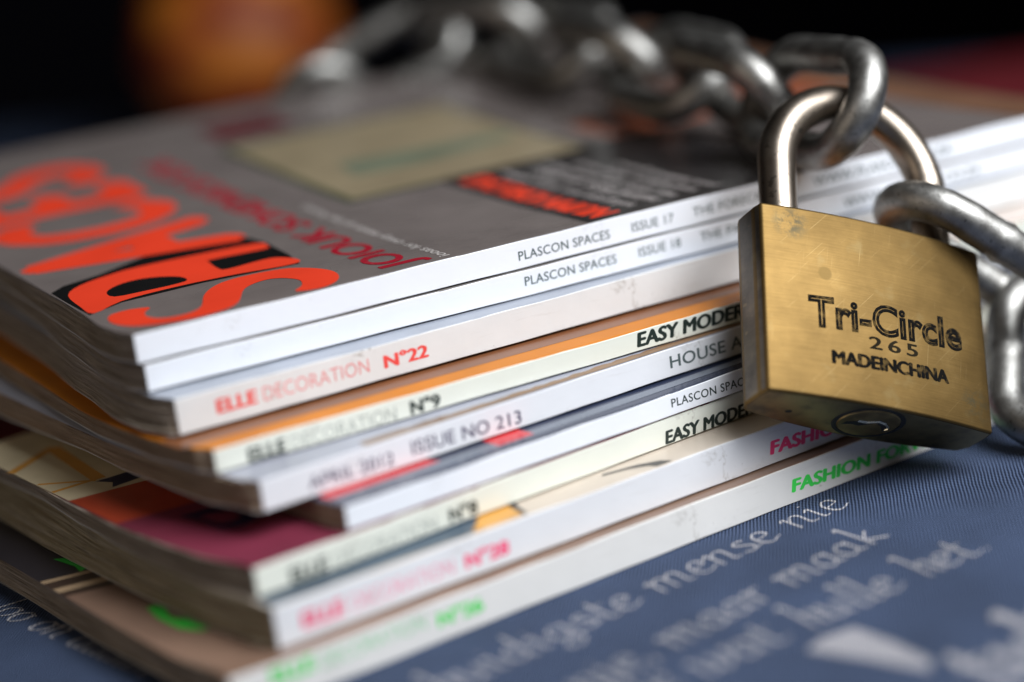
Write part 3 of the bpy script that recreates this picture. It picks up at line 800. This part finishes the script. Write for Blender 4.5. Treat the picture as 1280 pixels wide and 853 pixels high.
def weave(name, c_lo, c_hi, rough=.85):
    m, nt, bs = new_mat(name)
    tc = node(nt, 'ShaderNodeTexCoord'); mp = node(nt, 'ShaderNodeMapping')
    mp.inputs['Rotation'].default_value = (0, 0, math.radians(36))
    nt.links.new(tc.outputs['Object'], mp.inputs['Vector'])
    wob = node(nt, 'ShaderNodeTexNoise', Scale=90.0, Detail=2.0); nt.links.new(mp.outputs['Vector'], wob.inputs['Vector'])
    add = node(nt, 'ShaderNodeMixRGB', blend_type='ADD'); add.inputs[0].default_value = .0006
    nt.links.new(mp.outputs['Vector'], add.inputs[1]); nt.links.new(wob.outputs['Color'], add.inputs[2])
    w1 = node(nt, 'ShaderNodeTexWave', wave_type='BANDS', bands_direction='X', Scale=380.0, Distortion=.6)
    w2 = node(nt, 'ShaderNodeTexWave', wave_type='BANDS', bands_direction='Y', Scale=270.0, Distortion=.6)
    nt.links.new(add.outputs[0], w1.inputs['Vector']); nt.links.new(add.outputs[0], w2.inputs['Vector'])
    mx = node(nt, 'ShaderNodeMath', operation='MULTIPLY_ADD'); nt.links.new(w2.outputs['Fac'], mx.inputs[0]); mx.inputs[1].default_value = .55; nt.links.new(w1.outputs['Fac'], mx.inputs[2])
    hf = node(nt, 'ShaderNodeMath', operation='MULTIPLY'); nt.links.new(mx.outputs[0], hf.inputs[0]); hf.inputs[1].default_value = .65
    c = ramp(nt, hf.outputs[0], [(.28, c_lo), (.74, c_hi)])
    n = node(nt, 'ShaderNodeTexNoise', Scale=35.0, Detail=6.0, Roughness=.6); nt.links.new(tc.outputs['Object'], n.inputs['Vector'])
    c = mixc(nt, 1.0, c, ramp(nt, n.outputs['Fac'], [(.3, (.78, .78, .78)), (.7, (1.15, 1.15, 1.15))]), 'MULTIPLY')
    nt.links.new(c, bs.inputs['Base Color'])
    bs.inputs['Roughness'].default_value = rough
    bs.inputs['Specular IOR Level'].default_value = .2
    bump(nt, hf.outputs[0], 0.7, .0005, bs)
    return m
cloth_m = weave('blue_twill_cloth', (.008, .015, .038), (.080, .112, .195))
cprint = weave('white_cloth_print', (.15, .155, .20), (.56, .54, .55))
cloth = to_obj('tablecloth', [(x, y, z) for z in (-1.6, 0) for x, y in ((-620, -560), (1150, -560), (1150, -195), (200, 900), (-620, 1844))],
               [(4, 3, 2, 1, 0), (5, 6, 7, 8, 9)] + [(i, (i + 1) % 5, (i + 1) % 5 + 5, i + 5) for i in range(5)], cloth_m)
cloth['label'] = 'blue woven tablecloth printed with white script lettering under the magazines'; cloth['category'] = 'tablecloth'

# calligraphic script: pen skeletons swept with a broad nib
GL = {
 'h': (.62, [[(.10, 1.75), (.22, 1.85), (.20, .0)], [(.20, .65), (.36, 1.0), (.50, .85), (.48, .12), (.62, .05)]]),
 'u': (.66, [[(-.02, .85), (.10, 1.0), (.10, .2), (.22, .0), (.44, .25)], [(.46, 1.0), (.44, .12), (.60, .04)]]),
 'i': (.36, [[(-.02, .85), (.12, 1.0), (.12, .12), (.28, .04)], [(.10, 1.38), (.16, 1.44)]]),
 'd': (.66, [[(.44, .8), (.28, 1.0), (.08, .75), (.06, .25), (.22, .0), (.44, .25)], [(.46, 1.85), (.44, .12), (.60, .04)]]),
 'g': (.64, [[(.44, .85), (.26, 1.0), (.08, .75), (.08, .3), (.24, .08), (.44, .3)], [(.46, 1.0), (.44, -.35), (.24, -.65), (.04, -.45), (.20, -.18), (.62, .10)]]),
 's': (.52, [[(.40, .92), (.22, 1.0), (.10, .78), (.38, .35), (.26, .02), (.04, .14)], [(.30, .05), (.52, .18)]]),
 't': (.44, [[(.14, 1.5), (.14, .2), (.26, .0), (.44, .12)], [(-.02, 1.0), (.36, 1.05)]]),
 'e': (.54, [[(.08, .5), (.40, .66), (.36, .95), (.20, 1.0), (.06, .7), (.08, .22), (.24, .0), (.54, .22)]]),
 'm': (1.0, [[(-.02, .85), (.10, 1.0), (.10, .0)], [(.10, .6), (.28, 1.0), (.42, .85), (.42, .0)], [(.42, .6), (.60, 1.0), (.76, .85), (.74, .12), (.92, .05)]]),
 'n': (.68, [[(-.02, .85), (.10, 1.0), (.10, .0)], [(.10, .6), (.30, 1.0), (.46, .85), (.44, .12), (.62, .05)]]),
 'a': (.64, [[(.44, .8), (.26, 1.0), (.08, .75), (.06, .25), (.22, .0), (.44, .3)], [(.46, 1.0), (.44, .12), (.62, .05)]]),
 'r': (.50, [[(-.02, .85), (.12, 1.0), (.12, .0)], [(.12, .6), (.28, .98), (.44, .92)]]),
 'k': (.62, [[(.10, 1.75), (.20, 1.85), (.16, .0)], [(.50, .98), (.20, .48), (.34, .3), (.60, .0)]]),
 'w': (.92, [[(-.02, .9), (.10, 1.0), (.12, .15), (.26, .0), (.42, .3)], [(.44, 1.0), (.46, .15), (.58, .0), (.76, .4), (.78, 1.0), (.92, .9)]]),
 'l': (.34, [[(.06, 1.75), (.18, 1.85), (.12, .15), (.22, .0), (.38, .14)]]),
 'o': (.58, [[(.26, 1.0), (.06, .7), (.08, .2), (.26, .0), (.46, .35), (.44, .8), (.26, 1.0), (.52, .85)]]),
 '.': (.26, [[(.08, .02), (.16, .08)]]), ',': (.26, [[(.12, .10), (.06, -.25)]]), ' ': (.42, []),
}
def catmull(P, n=6):
    P = [Vector(p) for p in P]
    if len(P) < 3: return P
    Q = [P[0] * 2 - P[1]] + P + [P[-1] * 2 - P[-2]]
    out = []
    for i in range(1, len(Q) - 2):
        for k in range(n):
            t = k / n
            out.append(.5 * ((2 * Q[i]) + (Q[i + 1] - Q[i - 1]) * t + (2 * Q[i - 1] - 5 * Q[i] + 4 * Q[i + 1] - Q[i + 2]) * t * t + (3 * Q[i] - Q[i - 1] - 3 * Q[i + 1] + Q[i + 2]) * t ** 3))
    out.append(P[-1]); return out
zoff = [0.06]
def script(body, x, y, ang, width, xh, slant=.12, nib=.17):
    tot = sum(GL[c][0] for c in body)
    sx = width / tot
    ca, sa = math.cos(ang), math.sin(ang)
    V, F = [], []
    nv = Vector((math.cos(.75), math.sin(.75))) * nib
    pen = 0
    zi = zoff[0]
    for ch in body:
        w, strokes = GL[ch]
        for st in strokes:
            pts = catmull(st)
            zi += .0012
            base = len(V)
            for p in pts:
                for s_ in (-.5, .5):
                    q = Vector((p.x, p.y)) + nv * s_
                    qx = (pen + q.x) * sx + slant * q.y * xh; qy = q.y * xh
                    V.append((x + ca * qx - sa * qy, y + sa * qx + ca * qy, zi))
            for i in range(len(pts) - 1):
                a = base + 2 * i; F.append((a, a + 2, a + 3, a + 1))
            # thin crossing strokes get a little body of their own
            tb = len(V)
            th = .035
            for i, p in enumerate(pts):
                t = (pts[min(i + 1, len(pts) - 1)] - pts[max(i - 1, 0)]).normalized(); nn = Vector((-t.y, t.x)) * th
                for s_ in (-1, 1):
                    q = Vector((p.x, p.y)) + nn * s_
                    qx = (pen + q.x) * sx + slant * q.y * xh; qy = q.y * xh
                    V.append((x + ca * qx - sa * qy, y + sa * qx + ca * qy, zi + .0006))
            for i in range(len(pts) - 1):
                a = tb + 2 * i; F.append((a, a + 2, a + 3, a + 1))
        pen += w
    zoff[0] = zi
    return to_obj('lettering', V, F, cprint, cloth)
A = math.radians
script('huidigste mense nie', 24, -83.0, A(11.6), 127, 7.0, nib=.10)
script('nie, maar maak', 46, -104.0, A(14), 98, 7.0, nib=.11)
script('en hulle wat hulle het.', 15, -119.5, A(7), 138, 7.2, nib=.11)
script('loo on aaaan', -35, 42, A(-77), 70, 6.0, nib=.11)
script('tultr en laat', 106, -158, A(11), 120, 12, nib=.24)
to_obj('printed_flourish', [(x, y, .06) for x, y in [(89.5, -117.5), (96, -114.6), (103.5, -115.2), (104.6, -127), (104.0, -138.8), (100.6, -142.2), (98.0, -136.2), (95.2, -129.0)]], [tuple(range(7, -1, -1))], cprint, cloth)

# ------------------------------------------------------------------ blurred things behind
def lathe(name, prof, m, parent, n=48):
    V, F = [], []
    for r, z in prof:
        for j in range(n):
            a = 2 * math.pi * j / n; V.append((r * math.cos(a), r * math.sin(a), z))
    for i in range(len(prof) - 1):
        for j in range(n):
            a, b = i * n + j, i * n + (j + 1) % n; F.append((a, b, b + n, a + n))
    return to_obj(name, V, F, m, parent, smooth=True)
pot = root('pot', 'round glazed orange pot out of focus far behind the stack', 'pot', (290, 655, 0))
glaze, nt, bs = new_mat('mottled_orange_glaze')
n_ = node(nt, 'ShaderNodeTexNoise', Scale=22.0, Detail=4.0); nt.links.new(coords(nt, (1, 1, 1.8)), n_.inputs['Vector'])
nt.links.new(ramp(nt, n_.outputs['Fac'], [(.36, (.10, .010, .004)), (.50, (.36, .058, .006)), (.62, (.60, .19, .016))]), bs.inputs['Base Color'])
bs.inputs['Roughness'].default_value = .55
prof = [(r * 1.13, z * 1.1) for r, z in [(0, .5), (24, .5), (26, 3), (34, 10), (44, 24), (49, 40), (49, 54), (44, 70), (35, 82), (29, 88), (28, 93), (31, 98), (28.5, 98.5), (25.5, 92), (26.5, 87), (32, 80), (0, 76)]]
lathe('pot_body', prof, glaze, pot)
lathe('pot_foot', [(0, 0), (25, 0), (26, 1.2), (24.5, 2.5), (0, 2.5)], print_mat('bare_clay', (.42, .17, .08), .7), pot)
b = root('book', 'closed dark red hardback book out of focus beyond the right end of the stack', 'book', (385, 150, 0), A(-14))
redc = print_mat('red_book_cloth', (.15, .012, .018), .5)
bevel_box('cover', (0, 0, 19), (260, 190, 22), .8, redc, b)
bevel_box('cover', (0, 0, 0), (260, 190, 3), .8, redc, b)
bevel_box('page_block', (3, 3, 3.05), (256, 186, 18.95), .2, pages_grey, b)
bevel_box('spine', (-2, 0.5, .2), (.8, 189.5, 21.8), .7, redc, b)
